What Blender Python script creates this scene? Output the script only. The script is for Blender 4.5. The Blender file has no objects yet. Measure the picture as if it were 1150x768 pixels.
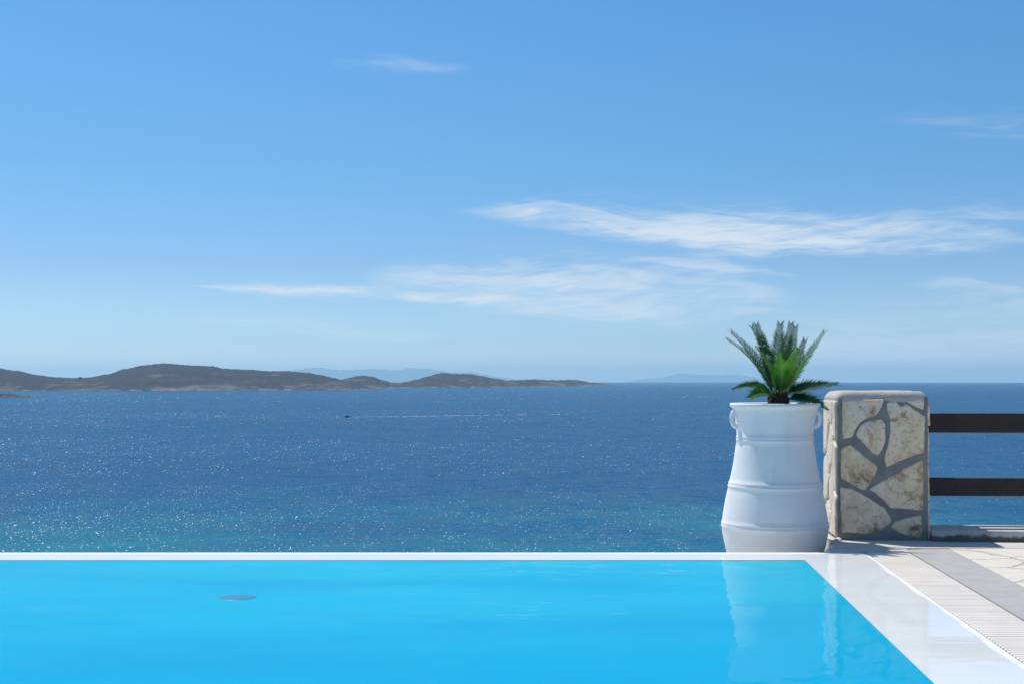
import bpy, bmesh, math, random
from mathutils import Vector, Matrix, noise as mnoise
random.seed(7)
R = math.radians
S = bpy.context.scene
COL = S.collection

# ------------------------------------------------------------------ camera
CAM_H = 1.16            # eye height above the pool water (z = 0)
FPX = 1597.2            # focal length in photo pixels (50 mm on 36 mm, 1150 px)
EYE = 424.0             # photo row of the eye-level line
SEA_Z = CAM_H - 30.0    # the sea lies 30 m below the eye
RE = 6.371e6
cam = bpy.data.cameras.new('camera'); co = bpy.data.objects.new('camera', cam); COL.objects.link(co)
cam.lens = 50; cam.sensor_width = 36; cam.sensor_fit = 'HORIZONTAL'
cam.shift_y = (EYE - 384.0) / 1150.0
cam.clip_start = 0.1; cam.clip_end = 250000
co.location = (0, 0, CAM_H); co.rotation_euler = (R(90), 0, 0)
S.camera = co

# ------------------------------------------------------------------ light
SUN_AZ, SUN_EL = -43.0, 60.0       # degrees left of +Y, degrees up
SUN_STRENGTH = 4.6
SKY_STRENGTH = 0.15
S.view_settings.view_transform = 'Standard'; S.view_settings.look = 'None'
S.view_settings.exposure = 0.0; S.view_settings.gamma = 1.0; S.view_settings.use_curve_mapping = False
S.render.engine = 'CYCLES'
S.cycles.use_denoising = True; S.cycles.denoising_prefilter = 'NONE'; S.cycles.denoising_input_passes = 'RGB_ALBEDO_NORMAL'; S.cycles.use_adaptive_sampling = False
S.cycles.max_bounces = 10; S.cycles.volume_bounces = 2
S.cycles.sample_clamp_indirect = 6.0
sdir = Vector((math.sin(R(SUN_AZ)) * math.cos(R(SUN_EL)), math.cos(R(SUN_AZ)) * math.cos(R(SUN_EL)), math.sin(R(SUN_EL))))
sl = bpy.data.lights.new('sun', 'SUN'); sl.energy = SUN_STRENGTH; sl.angle = R(0.53); sl.color = (1.0, 0.93, 0.84)
so = bpy.data.objects.new('sun', sl); COL.objects.link(so)
so.rotation_euler = sdir.to_track_quat('Z', 'Y').to_euler()
so.location = (-20, 10, 40)

# ------------------------------------------------------------------ node helper
class NT:
    def __init__(s, tree): s.t = tree; s.n = tree.nodes; s.l = tree.links
    def put(s, sock, v):
        if v is None: return
        if isinstance(v, bpy.types.NodeSocket): s.l.new(v, sock)
        else: sock.default_value = v
    def node(s, typ, **kw):
        n = s.n.new(typ)
        for k, v in kw.items(): setattr(n, k, v)
        return n
    def m(s, op, a, b=None, c=None, clamp=False):
        n = s.node('ShaderNodeMath', operation=op, use_clamp=clamp)
        for i, v in enumerate((a, b, c)): s.put(n.inputs[i], v)
        return n.outputs[0]
    def vm(s, op, a, b=None, sc=None):
        n = s.node('ShaderNodeVectorMath', operation=op)
        s.put(n.inputs[0], a); s.put(n.inputs[1], b)
        if sc is not None: s.put(n.inputs['Scale'], sc)
        return n.outputs['Value'] if op in ('LENGTH', 'DOT_PRODUCT', 'DISTANCE') else n.outputs[0]
    def noise(s, vec, scale, detail=4, rough=0.55, dist=0.0, out=0, dim='3D'):
        n = s.node('ShaderNodeTexNoise', noise_dimensions=dim)
        s.put(n.inputs['Vector'], vec); s.put(n.inputs['Scale'], scale); s.put(n.inputs['Detail'], detail)
        s.put(n.inputs['Roughness'], rough); s.put(n.inputs['Distortion'], dist)
        return n.outputs[out]
    def vor(s, vec, scale, feature='F1', out='Distance', rnd=1.0):
        n = s.node('ShaderNodeTexVoronoi', feature=feature)
        s.put(n.inputs['Vector'], vec); s.put(n.inputs['Scale'], scale); s.put(n.inputs['Randomness'], rnd)
        return n.outputs[out]
    def ramp(s, f, stops, interp='LINEAR'):
        n = s.node('ShaderNodeValToRGB'); n.color_ramp.interpolation = interp
        e = n.color_ramp.elements
        while len(e) < len(stops): e.new(0.5)
        for x, (p, c) in zip(e, stops):
            x.position = p; x.color = (c, c, c, 1) if not hasattr(c, '__len__') else (*c[:3], 1)
        s.put(n.inputs[0], f); return n.outputs[0]
    def mix(s, f, a, b, blend='MIX'):
        n = s.node('ShaderNodeMix', data_type='RGBA', blend_type=blend)
        s.put(n.inputs[0], f)
        for k, v in ((6, a), (7, b)):
            if not isinstance(v, bpy.types.NodeSocket): v = (*v[:3], 1)
            s.put(n.inputs[k], v)
        return n.outputs[2]
    def step(s, v, a, b):
        n = s.node('ShaderNodeMapRange', interpolation_type='SMOOTHSTEP')
        s.put(n.inputs[0], v); s.put(n.inputs[1], a); s.put(n.inputs[2], b); return n.outputs[0]
    def xyz(s, v):
        n = s.node('ShaderNodeSeparateXYZ'); s.put(n.inputs[0], v); return n.outputs
    def comb(s, x, y, z):
        n = s.node('ShaderNodeCombineXYZ')
        for i, v in enumerate((x, y, z)): s.put(n.inputs[i], v)
        return n.outputs[0]
    def scalev(s, v, sc): return s.vm('MULTIPLY', v, sc)
    def bump(s, h, dist, strength=1.0, normal=None):
        n = s.node('ShaderNodeBump'); s.put(n.inputs['Height'], h)
        n.inputs['Distance'].default_value = dist; s.put(n.inputs['Strength'], strength)
        s.put(n.inputs['Normal'], normal) if normal is not None else None
        return n.outputs[0]
    def pos(s): return s.node('ShaderNodeNewGeometry').outputs['Position']
    def obj(s): return s.node('ShaderNodeTexCoord').outputs['Object']

def material(name):
    m = bpy.data.materials.new(name); m.use_nodes = True
    t = NT(m.node_tree); t.n.clear()
    out = t.node('ShaderNodeOutputMaterial'); t.out = out
    return m, t
def principled(t, **kw):
    p = t.node('ShaderNodeBsdfPrincipled')
    for k, v in kw.items():
        k = {'base': 'Base Color', 'rough': 'Roughness', 'normal': 'Normal', 'ior': 'IOR', 'spec': 'Specular IOR Level',
             'coat': 'Coat Weight', 'coat_rough': 'Coat Roughness', 'coat_ior': 'Coat IOR', 'trans': 'Transmission Weight',
             'coat_normal': 'Coat Normal', 'metal': 'Metallic'}.get(k, k)
        if k == 'Base Color' and not isinstance(v, bpy.types.NodeSocket): v = (*v[:3], 1)
        t.put(p.inputs[k], v)
    t.l.new(p.outputs[0], t.out.inputs[0]); return p

# ------------------------------------------------------------------ world: clear sky with thin cirrus
W = bpy.data.worlds.new('World'); S.world = W; W.use_nodes = True
t = NT(W.node_tree); t.n.clear()
wo = t.node('ShaderNodeOutputWorld'); bg = t.node('ShaderNodeBackground')
sky = t.node('ShaderNodeTexSky', sky_type='NISHITA', sun_disc=False)
sky.sun_elevation = R(SUN_EL); sky.sun_rotation = R(SUN_AZ)
sky.altitude = 40; sky.air_density = 1.0; sky.dust_density = 0.6; sky.ozone_density = 2.0
D = t.node('ShaderNodeTexCoord').outputs['Generated']
dx, dy, dz = t.xyz(D)
az = t.m('ARCTAN2', dx, dy)                      # compass angle right of +Y
el = t.m('ARCSINE', dz)
A = lambda u: math.atan((u - 575) / FPX)
E_ = lambda u, v: math.atan((EYE - v) / FPX * math.cos(A(u)))
warp = t.noise(t.comb(t.m('MULTIPLY', az, 9.0), t.m('MULTIPLY', el, 22.0), 3.1), 1.0, 3, 0.5)
warp = t.m('MULTIPLY_ADD', warp, 0.022, -0.011)
elw = t.m('ADD', el, warp)
streak = t.noise(t.comb(t.m('MULTIPLY', az, 11.0), t.m('MULTIPLY', t.m('ADD', elw, t.m('MULTIPLY', az, 0.07)), 95.0), 0.7), 1.0, 7, 0.62, 0.6)
fibre = t.noise(t.comb(t.m('MULTIPLY', az, 26.0), t.m('MULTIPLY', t.m('ADD', elw, t.m('MULTIPLY', az, -0.10)), 210.0), 8.7), 1.0, 6, 0.65, 0.5)
tex = t.m('MULTIPLY_ADD', fibre, 0.45, t.m('MULTIPLY', streak, 0.70))
fine = t.noise(t.comb(t.m('MULTIPLY', az, 60.0), t.m('MULTIPLY', t.m('ADD', elw, t.m('MULTIPLY', az, -0.16)), 420.0), 4.2), 1.0, 6, 0.68, 0.4)
texc = t.step(tex, 0.38, 0.77); finec = t.step(fine, 0.34, 0.66)
def cloud(u0, v0, u1, v1, thick, strength, lo=0.33, hi=0.75, taper=0.6):
    """a streak of cirrus between two compass/altitude points; thick in photo pixels of arc"""
    a0, a1 = A(u0), A(u1); e0, e1 = E_(u0, v0), E_(u1, v1)
    s = t.m('DIVIDE', t.m('SUBTRACT', az, a0), a1 - a0)              # 0..1 along
    line = t.m('MULTIPLY_ADD', s, e1 - e0, e0)
    d = t.m('ABSOLUTE', t.m('SUBTRACT', elw, line))
    along = t.m('SUBTRACT', 1.0, t.m('ABSOLUTE', t.m('MULTIPLY_ADD', s, 2.0, -1.0)), clamp=True)   # 0 at ends, 1 mid
    along = t.m('POWER', along, taper)
    w = t.m('MULTIPLY_ADD', along, thick / FPX, 0.0005)
    body = t.m('SUBTRACT', 1.0, t.m('DIVIDE', d, w), clamp=True)
    body = t.step(body, 0.0, 1.0)
    f = t.step(t.m('MULTIPLY_ADD', body, 0.62, t.m('MULTIPLY', texc, 0.80)), lo + 0.28, hi + 0.78)     # the edge frays along the fibres
    f = t.m('MULTIPLY', t.m('MULTIPLY', t.m('POWER', body, 0.5), f), t.m('MULTIPLY', strength, t.m('MULTIPLY_ADD', finec, 0.18, 0.82)))
    return t.m('MULTIPLY', f, t.step(along, 0.0, 0.55), clamp=True)
cl = [cloud(500, 238, 1190, 270, 46, 0.90, 0.02, 0.58, 0.7),
      cloud(640, 256, 1140, 284, 36, 0.80, 0.12, 0.66, 0.8),
      cloud(900, 252, 1230, 240, 32, 0.45, 0.15, 0.7),
      cloud(690, 294, 900, 312, 19, 0.66, 0.12, 0.66),
      cloud(210, 319, 600, 335, 15, 0.95, 0.0, 0.5),
      cloud(400, 312, 900, 338, 62, 0.78, 0.0, 0.72),
      cloud(480, 298, 760, 330, 40, 0.50, 0.12, 0.66),
      cloud(540, 350, 900, 354, 16, 0.50, 0.10, 0.6),
      cloud(180, 358, 520, 380, 22, 0.40, 0.12, 0.66),
      cloud(365, 72, 530, 70, 22, 0.26, 0.16, 0.70),
      cloud(980, 132, 1400, 172, 44, 0.20, 0.14, 0.70),
      cloud(1000, 318, 1320, 332, 20, 0.38, 0.14, 0.70),
      cloud(780, 402, 1560, 376, 105, 0.55, -0.1, 0.7, 0.7),
      # clouds beyond the frame, at the sides and overhead
      cloud(1500, 120, 3300, 60, 90, 0.5, 0.3, 0.75), cloud(-2600, 180, -300, 240, 70, 0.4, 0.3, 0.75)]
m_ = cl[0]
for c in cl[1:]: m_ = t.m('SUBTRACT', 1.0, t.m('MULTIPLY', t.m('SUBTRACT', 1.0, m_), t.m('SUBTRACT', 1.0, c)))
hs = t.node('ShaderNodeHueSaturation'); t.put(hs.inputs['Color'], sky.outputs[0])
hs.inputs['Saturation'].default_value = 1.0; hs.inputs['Value'].default_value = 1.0
# clear, polarised Aegean blue: deeper with height above the horizon
gain = t.ramp(t.m('DIVIDE', el, R(90.0), clamp=True), [(0.0, (0.85, 0.87, 1.0)), (0.0155, (0.50, 0.70, 1.0)), (0.05, (0.355, 0.53, 0.80)), (0.093, (0.29, 0.535, 0.75)), (0.155, (0.28, 0.565, 0.80)), (0.25, (0.285, 0.57, 0.79)), (0.5, (0.50, 0.73, 0.84)), (1.0, (0.55, 0.76, 0.84))])
tint = t.mix(1.0, hs.outputs[0], gain, 'MULTIPLY')
CLOUD = 4.9
skyc = t.mix(m_, tint, (CLOUD, CLOUD * 1.10, CLOUD * 1.20))
t.put(bg.inputs[0], skyc); bg.inputs[1].default_value = SKY_STRENGTH; W.cycles.sampling_method = 'MANUAL'; W.cycles.sample_map_resolution = 512
t.l.new(bg.outputs[0], wo.inputs[0])

# ------------------------------------------------------------------ mesh helpers
def link(name, bm, mat, parent=None, smooth=False, loc=None):
    bmesh.ops.recalc_face_normals(bm, faces=bm.faces)
    me = bpy.data.meshes.new(name); bm.to_mesh(me); bm.free()
    if smooth:
        for p in me.polygons: p.use_smooth = True
    o = bpy.data.objects.new(name, me); COL.objects.link(o)
    for mm in (mat if isinstance(mat, (list, tuple)) else [mat]): me.materials.append(mm)
    if parent is not None: o.parent = parent
    if loc is not None: o.location = loc
    return o
def empty(name, loc=(0, 0, 0), rz=0.0):
    o = bpy.data.objects.new(name, None); COL.objects.link(o); o.location = loc; o.rotation_euler = (0, 0, rz)
    o.empty_display_size = 0.2; return o
def tag(o, label, cat, group=None):
    o['label'] = label; o['category'] = cat
    if group: o['group'] = group
    return o
def structure(o, label=None, cat=None):
    o['kind'] = 'structure'
    if label: o['label'] = label
    if cat: o['category'] = cat
    return o
def box(bm, x0, x1, y0, y1, z0, z1, bev=0.0, seg=2, M=None):
    r = bmesh.ops.create_cube(bm, size=1.0)
    vs = r['verts']
    for v in vs: v.co = Vector((x0 + (v.co.x + .5) * (x1 - x0), y0 + (v.co.y + .5) * (y1 - y0), z0 + (v.co.z + .5) * (z1 - z0)))
    if bev > 0:
        es = list({e for v in vs for e in v.link_edges})
        rr = bmesh.ops.bevel(bm, geom=es, offset=bev, segments=seg, profile=0.5, affect='EDGES')
        vs = list({v for v in rr['verts']} | {v for f in rr['faces'] for v in f.verts})
    if M is not None:
        for v in vs: v.co = M @ v.co
    return vs
def prism(bm, pts, z0, z1, bev=0.0):
    """vertical prism over a polygon; z0 bottom, z1 top"""
    lo = [bm.verts.new((x, y, z0)) for x, y in pts]; hi = [bm.verts.new((x, y, z1)) for x, y in pts]
    n = len(pts); top = bm.faces.new(hi); bm.faces.new(lo[::-1])
    for i in range(n): bm.faces.new((lo[i], lo[(i + 1) % n], hi[(i + 1) % n], hi[i]))
    if bev > 0: bmesh.ops.bevel(bm, geom=list(top.edges), offset=bev, segments=3, profile=0.5, affect='EDGES')
def lathe(bm, prof, n=96, cx=0, cy=0, cap0=False, cap1=False, wob=None):
    rings = []
    for (r, z) in prof:
        ring = []
        for i in range(n):
            a = 2 * math.pi * i / n
            rr = r + (wob(a, z) if wob else 0)
            ring.append(bm.verts.new((cx + rr * math.cos(a), cy + rr * math.sin(a), z)))
        rings.append(ring)
    for A_, B_ in zip(rings, rings[1:]):
        for i in range(n): bm.faces.new((A_[i], A_[(i + 1) % n], B_[(i + 1) % n], B_[i]))
    if cap0: bm.faces.new(rings[0][::-1])
    if cap1: bm.faces.new(rings[-1])
def tube(bm, pts, rads, n=10, flat=1.0):
    rings = []
    for i, p in enumerate(pts):
        p = Vector(p); a = Vector(pts[max(i - 1, 0)]); b = Vector(pts[min(i + 1, len(pts) - 1)])
        d = (b - a).normalized(); up = Vector((0, 1, 0)) if abs(d.y) < .9 else Vector((1, 0, 0))
        s = d.cross(up).normalized(); q = d.cross(s).normalized()
        rings.append([bm.verts.new(p + (s * math.cos(2 * math.pi * k / n) * flat + q * math.sin(2 * math.pi * k / n)) * rads[i]) for k in range(n)])
    for A_, B_ in zip(rings, rings[1:]):
        for k in range(n): bm.faces.new((A_[k], A_[(k + 1) % n], B_[(k + 1) % n], B_[k]))
    bm.faces.new(rings[0][::-1]); bm.faces.new(rings[-1])

# the pool edge, coping, grate and paving all run along the direction (K, 1)
K = 0.0735
PX = lambda u, y: u + K * (y - 9.0)
ANG = -math.atan(K)
Y_IN, Y_OUT = 9.02, 9.41      # water side and outer side of the overflow rim
Y_NEAR = 1.0
U0, U1, U2, U3 = 1.862, 2.305, 2.605, 2.905    # water edge, coping edge, grate edge, grey strip edge
X_LEFT = -9.0

# ------------------------------------------------------------------ materials
def mat_white_plaster(name, wet):
    m, t = material(name); P = t.pos()
    n1 = t.noise(P, 3.0, 5, 0.6); n2 = t.noise(P, 60.0, 3, 0.6)
    base = t.mix(t.step(n1, 0.3, 0.75), (0.77, 0.77, 0.76), (0.71, 0.715, 0.71))
    px, py, pz = t.xyz(P)
    if wet:
        # a thin film of overflow water lies on the coping up to a wavering line beside the grate
        u = t.m('SUBTRACT', px, t.m('MULTIPLY', t.m('SUBTRACT', py, 9.0), K))
        wv = t.noise(P, 1.2, 2, 0.5); wv2 = t.noise(P, 5.0, 2, 0.5)
        edge = t.m('ADD', u, t.m('MULTIPLY_ADD', wv, 0.12, t.m('MULTIPLY', wv2, 0.02)))
        film = t.m('SUBTRACT', 1.0, t.step(edge, U1 + 0.030, U1 + 0.052))
        far = t.m('ADD', py, t.m('MULTIPLY', wv, 0.05))
        film = t.m('MULTIPLY', film, t.m('SUBTRACT', 1.0, t.step(far, Y_OUT - 0.06, Y_OUT - 0.045)))
        base = t.mix(film, base, t.mix(1.0, base, (0.955, 0.98, 0.98), 'MULTIPLY'))
        rp = t.noise(t.scalev(P, (3.0, 5.0, 1.0)), 1.2, 2, 0.5)
        cn = t.bump(rp, 0.0012)
        nb = t.bump(n2, 0.0012)
        principled(t, base=base, rough=0.55, normal=nb, coat=t.m('MULTIPLY', film, 0.7), coat_rough=0.02, coat_ior=1.33, coat_normal=cn)
    else:
        principled(t, base=base, rough=0.6, normal=t.bump(n2, 0.0015))
    return m
M_coping = mat_white_plaster('white_pool_plaster_wet', True)
M_plaster = mat_white_plaster('white_plaster', False)

def mat_pool_water():
    m, t = material('pool_water'); P = t.pos()
    a = t.noise(t.scalev(P, (0.8, 2.6, 1)), 1.1, 3, 0.5, out=1)
    b = t.noise(t.scalev(P, (1.0, 2.0, 1)), 7.0, 2, 0.5, out=1)
    patch = t.step(t.noise(P, 0.55, 2, 0.5), 0.35, 0.7)
    v = t.vm('ADD', t.vm('SCALE', t.vm('SUBTRACT', a, (.5, .5, .5)), sc=0.055),
             t.vm('SCALE', t.vm('SUBTRACT', b, (.5, .5, .5)), sc=t.m('MULTIPLY_ADD', patch, 0.075, 0.03)))
    x, y, z = t.xyz(v)
    nrm = t.vm('NORMALIZE', t.comb(x, y, 1.0))
    big = t.noise(t.scalev(P, (0.5, 1.3, 1)), 0.9, 2, 0.5)
    depth = t.step(t.m('ADD', t.xyz(P)[1], t.m('MULTIPLY', big, 1.5)), 4.5, 9.8)       # water colour turns paler towards the overflow rim; the basin floor is flat
    base = t.mix(depth, (0.001, 0.335, 0.585), (0.012, 0.455, 0.62))
    base = t.mix(t.m('MULTIPLY', t.step(big, 0.3, 0.75), 0.6), base, (0.001, 0.305, 0.555))
    df = t.node('ShaderNodeBsdfDiffuse'); t.put(df.inputs[0], base)
    gl = t.node('ShaderNodeBsdfGlossy'); gl.inputs['Roughness'].default_value = 0.03; t.put(gl.inputs['Normal'], nrm)
    fr = t.node('ShaderNodeFresnel'); fr.inputs[0].default_value = 1.33; t.put(fr.inputs[1], nrm)
    mx = t.node('ShaderNodeMixShader'); t.put(mx.inputs[0], t.m('MULTIPLY', fr.outputs[0], 0.54))
    t.l.new(df.outputs[0], mx.inputs[1]); t.l.new(gl.outputs[0], mx.inputs[2]); t.l.new(mx.outputs[0], t.out.inputs[0])
    return m
M_pool = mat_pool_water()

def mat_sea():
    m, t = material('sea_water'); P = t.pos()
    px, py, pz = t.xyz(P)
    Pf = t.comb(px, py, 0.0)
    # wave slopes read straight from vector noise at several wave lengths
    fl = []
    for sx, sy, sc, det, amp in SEA_WAVES:
        n = t.noise(t.scalev(Pf, (sx, sy, 1)), sc, det, 0.6, out=1)
        fl.append(t.vm('SCALE', t.vm('SUBTRACT', n, (.5, .5, .5)), sc=amp))
    v = fl[0]
    for f in fl[1:]: v = t.vm('ADD', v, f)
    gust = t.noise(t.scalev(Pf, (0.35, 1.0, 1)), 0.006, 4, 0.6)
    gs = t.step(gust, 0.3, 0.7)
    x, y, z = t.xyz(t.vm('SCALE', v, sc=t.m('MULTIPLY_ADD', gs, 0.4, 0.8)))
    nrm = t.vm('NORMALIZE', t.comb(x, y, 1.0))
    # small steep facets that catch the sun: cells of random tilt, coarser out at sea where only whole wave groups are seen
    gl = None; cz_last = t.noise(t.scalev(Pf, (0.9, 0.3, 1)), 1.7, 2, 0.6)
    cz_last = t.step(t.m('ADD', cz_last, t.m('MULTIPLY', t.noise(t.scalev(Pf, (0.5, 0.12, 1)), 0.13, 3, 0.6), 0.5)), 0.56, 0.92)
    for k, (sx, sy, d0, d1) in enumerate(SEA_CELLS):
        wp = t.vm('ADD', t.scalev(Pf, (1 / sx, 1 / sy, 1)), t.vm('SCALE', t.noise(t.scalev(Pf, (1 / sx, 1 / sy, 1)), 0.7, 2, 0.5, out=1), sc=1.2))
        c = t.vor(wp, 1.0, 'F1', 'Color')
        cx, cy, cz = t.xyz(c)
        q = t.m('SQRT', t.m('MULTIPLY', t.m('LOGARITHM', t.m('MAXIMUM', cz, 1e-4), math.e), -2.0))     # normally distributed tilts
        an = t.m('MULTIPLY', cx, 2 * math.pi)
        vv = t.comb(t.m('MULTIPLY', t.m('COSINE', an), q), t.m('MULTIPLY', t.m('SINE', an), q), 0.0)
        if gl is None: gl = vv
        else:
            mx = t.node('ShaderNodeMix', data_type='VECTOR'); t.put(mx.inputs[0], t.step(py, d0, d1)); t.put(mx.inputs[4], gl); t.put(mx.inputs[5], vv); gl = mx.outputs[1]
    g = t.vm('SCALE', gl, sc=t.m('MULTIPLY', SEA_GLINT[1], t.m('MULTIPLY_ADD', gs, 0.35, 0.8)))
    gx, gy, gz = t.xyz(g)
    cn = t.vm('NORMALIZE', t.comb(gx, gy, 1.0))
    shal = t.m('SUBTRACT', 1.0, t.step(t.m('ADD', py, t.m('MULTIPLY', t.noise(Pf, 0.012, 3, 0.6), 220.0)), 335.0, 500.0))
    patch = t.noise(t.scalev(Pf, (0.5, 1.0, 1)), 0.02, 3, 0.6)
    deep = t.mix(gs, SEA_DEEP[0], SEA_DEEP[1])
    base = t.mix(t.m('MULTIPLY', shal, t.step(patch, 0.25, 0.7)), deep, SEA_SHALLOW)
    df = t.node('ShaderNodeBsdfDiffuse'); t.put(df.inputs[0], base)
    gl_ = t.node('ShaderNodeBsdfGlossy', distribution='BECKMANN'); gl_.inputs['Roughness'].default_value = SEA_ROUGH; t.put(gl_.inputs['Normal'], nrm)
    fr = t.node('ShaderNodeFresnel'); fr.inputs[0].default_value = 1.33; t.put(fr.inputs[1], nrm)
    m1 = t.node('ShaderNodeMixShader'); t.put(m1.inputs[0], t.m('MULTIPLY', fr.outputs[0], SEA_REFL))
    t.l.new(df.outputs[0], m1.inputs[1]); t.l.new(gl_.outputs[0], m1.inputs[2])
    g2 = t.node('ShaderNodeBsdfGlossy', distribution='BECKMANN'); g2.inputs['Roughness'].default_value = SEA_GLINT[3]; t.put(g2.inputs['Normal'], cn)
    m2 = t.node('ShaderNodeMixShader'); t.put(m2.inputs[0], t.m('MULTIPLY', SEA_GLINT[2], t.m('MULTIPLY_ADD', cz_last, cz_last, 0.15)))
    t.l.new(m1.outputs[0], m2.inputs[1]); t.l.new(g2.outputs[0], m2.inputs[2]); t.l.new(m2.outputs[0], t.out.inputs[0])
    return m
SEA_WAVES = ((1.0, 1.3, 0.045, 2, 0.30), (0.7, 1.3, 0.22, 3, 0.8), (0.6, 1.2, 0.9, 4, 1.0))
SEA_REFL = 0.23
SEA_GLINT = (0, 0.30, 0.066, 0.25)
SEA_CELLS = ((0.09, 0.42, 0, 0), (0.12, 1.2, 380, 460), (0.20, 3.6, 700, 900), (0.38, 12.0, 1400, 1800), (0.8, 42.0, 3000, 3800))
SEA_DEEP = ((0.0008, 0.058, 0.155), (0.0010, 0.072, 0.180)); SEA_SHALLOW = (0.001, 0.172, 0.215)
SEA_ROUGH = 0.18
M_sea = mat_sea()

def mat_simple(name, c1, c2, scale, rough=0.8, bump=0.0, bscale=None, detail=5, lo=0.3, hi=0.7):
    m, t = material(name); P = t.obj()
    n = t.noise(P, scale, detail, 0.6)
    kw = {}
    if bump: kw['normal'] = t.bump(t.noise(P, bscale or scale * 4, 4, 0.6), bump)
    principled(t, base=t.mix(t.step(n, lo, hi), c1, c2), rough=rough, **kw)
    return m
def mat_pot():
    m, t = material('whitewashed_clay'); P = t.obj()
    n = t.noise(P, 4.0, 5, 0.6); f = t.noise(t.scalev(P, (1, 1, 6)), 9.0, 4, 0.6); g = t.noise(P, 70.0, 3, 0.6)
    base = t.mix(t.step(n, 0.3, 0.75), (0.77, 0.785, 0.78), (0.69, 0.71, 0.71))
    px, py, pz = t.xyz(P)
    spots = t.m('MULTIPLY', t.step(t.noise(P, 26.0, 4, 0.7), 0.63, 0.74), t.step(pz, 1.39, 1.45))
    base = t.mix(t.m('MULTIPLY', spots, 0.6), base, (0.36, 0.30, 0.25))
    drip = t.noise(t.scalev(P, (14, 14, 0.7)), 1.0, 5, 0.65)
    base = t.mix(t.m('MULTIPLY', t.step(drip, 0.52, 0.74), 0.20), base, (0.45, 0.44, 0.41))
    wear = t.noise(P, 17.0, 6, 0.72)
    base = t.mix(t.m('MULTIPLY', t.step(wear, 0.63, 0.70), 0.4), base, (0.50, 0.45, 0.39))
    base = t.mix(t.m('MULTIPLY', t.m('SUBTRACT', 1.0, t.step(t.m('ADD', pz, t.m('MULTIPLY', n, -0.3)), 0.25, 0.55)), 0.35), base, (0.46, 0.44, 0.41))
    nb = t.bump(f, 0.003, 0.35, t.bump(g, 0.001, 0.6))
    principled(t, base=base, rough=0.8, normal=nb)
    return m
M_pot = mat_pot()
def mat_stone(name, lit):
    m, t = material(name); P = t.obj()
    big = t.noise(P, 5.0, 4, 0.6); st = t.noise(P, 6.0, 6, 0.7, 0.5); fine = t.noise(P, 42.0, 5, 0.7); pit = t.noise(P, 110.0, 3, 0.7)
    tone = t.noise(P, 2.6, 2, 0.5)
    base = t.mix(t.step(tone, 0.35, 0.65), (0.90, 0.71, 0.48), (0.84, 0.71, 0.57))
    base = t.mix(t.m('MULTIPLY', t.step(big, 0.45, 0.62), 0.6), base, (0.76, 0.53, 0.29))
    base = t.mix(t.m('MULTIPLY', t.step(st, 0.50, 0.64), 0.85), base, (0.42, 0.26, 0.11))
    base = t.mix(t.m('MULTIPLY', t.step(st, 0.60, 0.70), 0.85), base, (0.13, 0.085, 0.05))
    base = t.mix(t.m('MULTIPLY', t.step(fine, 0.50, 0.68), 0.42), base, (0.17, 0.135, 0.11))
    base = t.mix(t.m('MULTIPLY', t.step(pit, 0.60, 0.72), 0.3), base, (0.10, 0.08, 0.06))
    if lit: base = t.mix(0.75, base, (0.66, 0.63, 0.57))  # paler copy for the sunlit side: whitewash and sunlight put into the colour
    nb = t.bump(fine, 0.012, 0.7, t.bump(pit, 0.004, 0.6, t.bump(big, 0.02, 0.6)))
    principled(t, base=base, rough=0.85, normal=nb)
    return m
M_stone = mat_stone('rustic_stone', False); M_stone_lit = mat_stone('whitewashed_lit_stone', True)
def mat_mortar(name, a, b):
    m, t = material(name); P = t.obj()
    n = t.noise(P, 6.0, 5, 0.65); g = t.noise(P, 55.0, 4, 0.65)
    principled(t, base=t.mix(t.step(n, 0.3, 0.7), a, b), rough=0.9, normal=t.bump(g, 0.006, 0.8, t.bump(n, 0.012)))
    return m
M_mortar = mat_mortar('grey_mortar', (0.19, 0.187, 0.18), (0.275, 0.27, 0.26))
M_cap = mat_mortar('pale_cement_cap', (0.50, 0.46, 0.43), (0.38, 0.36, 0.34))
def mat_kerb():
    m, t = material('weathered_kerb'); P = t.obj(); px, py, pz = t.xyz(P)
    n = t.noise(t.scalev(P, (1, 1, 1)), 9.0, 5, 0.7); g = t.noise(P, 60.0, 4, 0.65)
    dirt = t.m('SUBTRACT', 1.0, t.step(t.m('ADD', pz, t.m('MULTIPLY_ADD', n, -0.08, 0.04)), 0.030, 0.050))
    base = t.mix(t.step(n, 0.3, 0.7), (0.56, 0.54, 0.51), (0.44, 0.425, 0.40))
    base = t.mix(t.m('MULTIPLY', dirt, 0.92), base, (0.10, 0.09, 0.075))
    principled(t, base=base, rough=0.9, normal=t.bump(g, 0.005))
    return m
M_kerb = mat_kerb()
M_wood = mat_simple('dark_brown_wood', (0.010, 0.006, 0.005), (0.026, 0.012, 0.010), 14.0, 0.55, 0.002, 40)
M_cement = mat_simple('pale_cement', (0.58, 0.55, 0.505), (0.50, 0.475, 0.44), 5.0, 0.85, 0.002, 90)
M_grey = mat_simple('grey_cement_strip', (0.40, 0.40, 0.395), (0.345, 0.345, 0.34), 7.0, 0.85, 0.002, 120)
M_slat = mat_simple('cream_grate_plastic', (0.77, 0.71, 0.63), (0.69, 0.635, 0.56), 3.0, 0.5)
M_tray = mat_simple('grate_channel', (0.20, 0.18, 0.16), (0.13, 0.12, 0.11), 5.0, 0.8)
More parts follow.
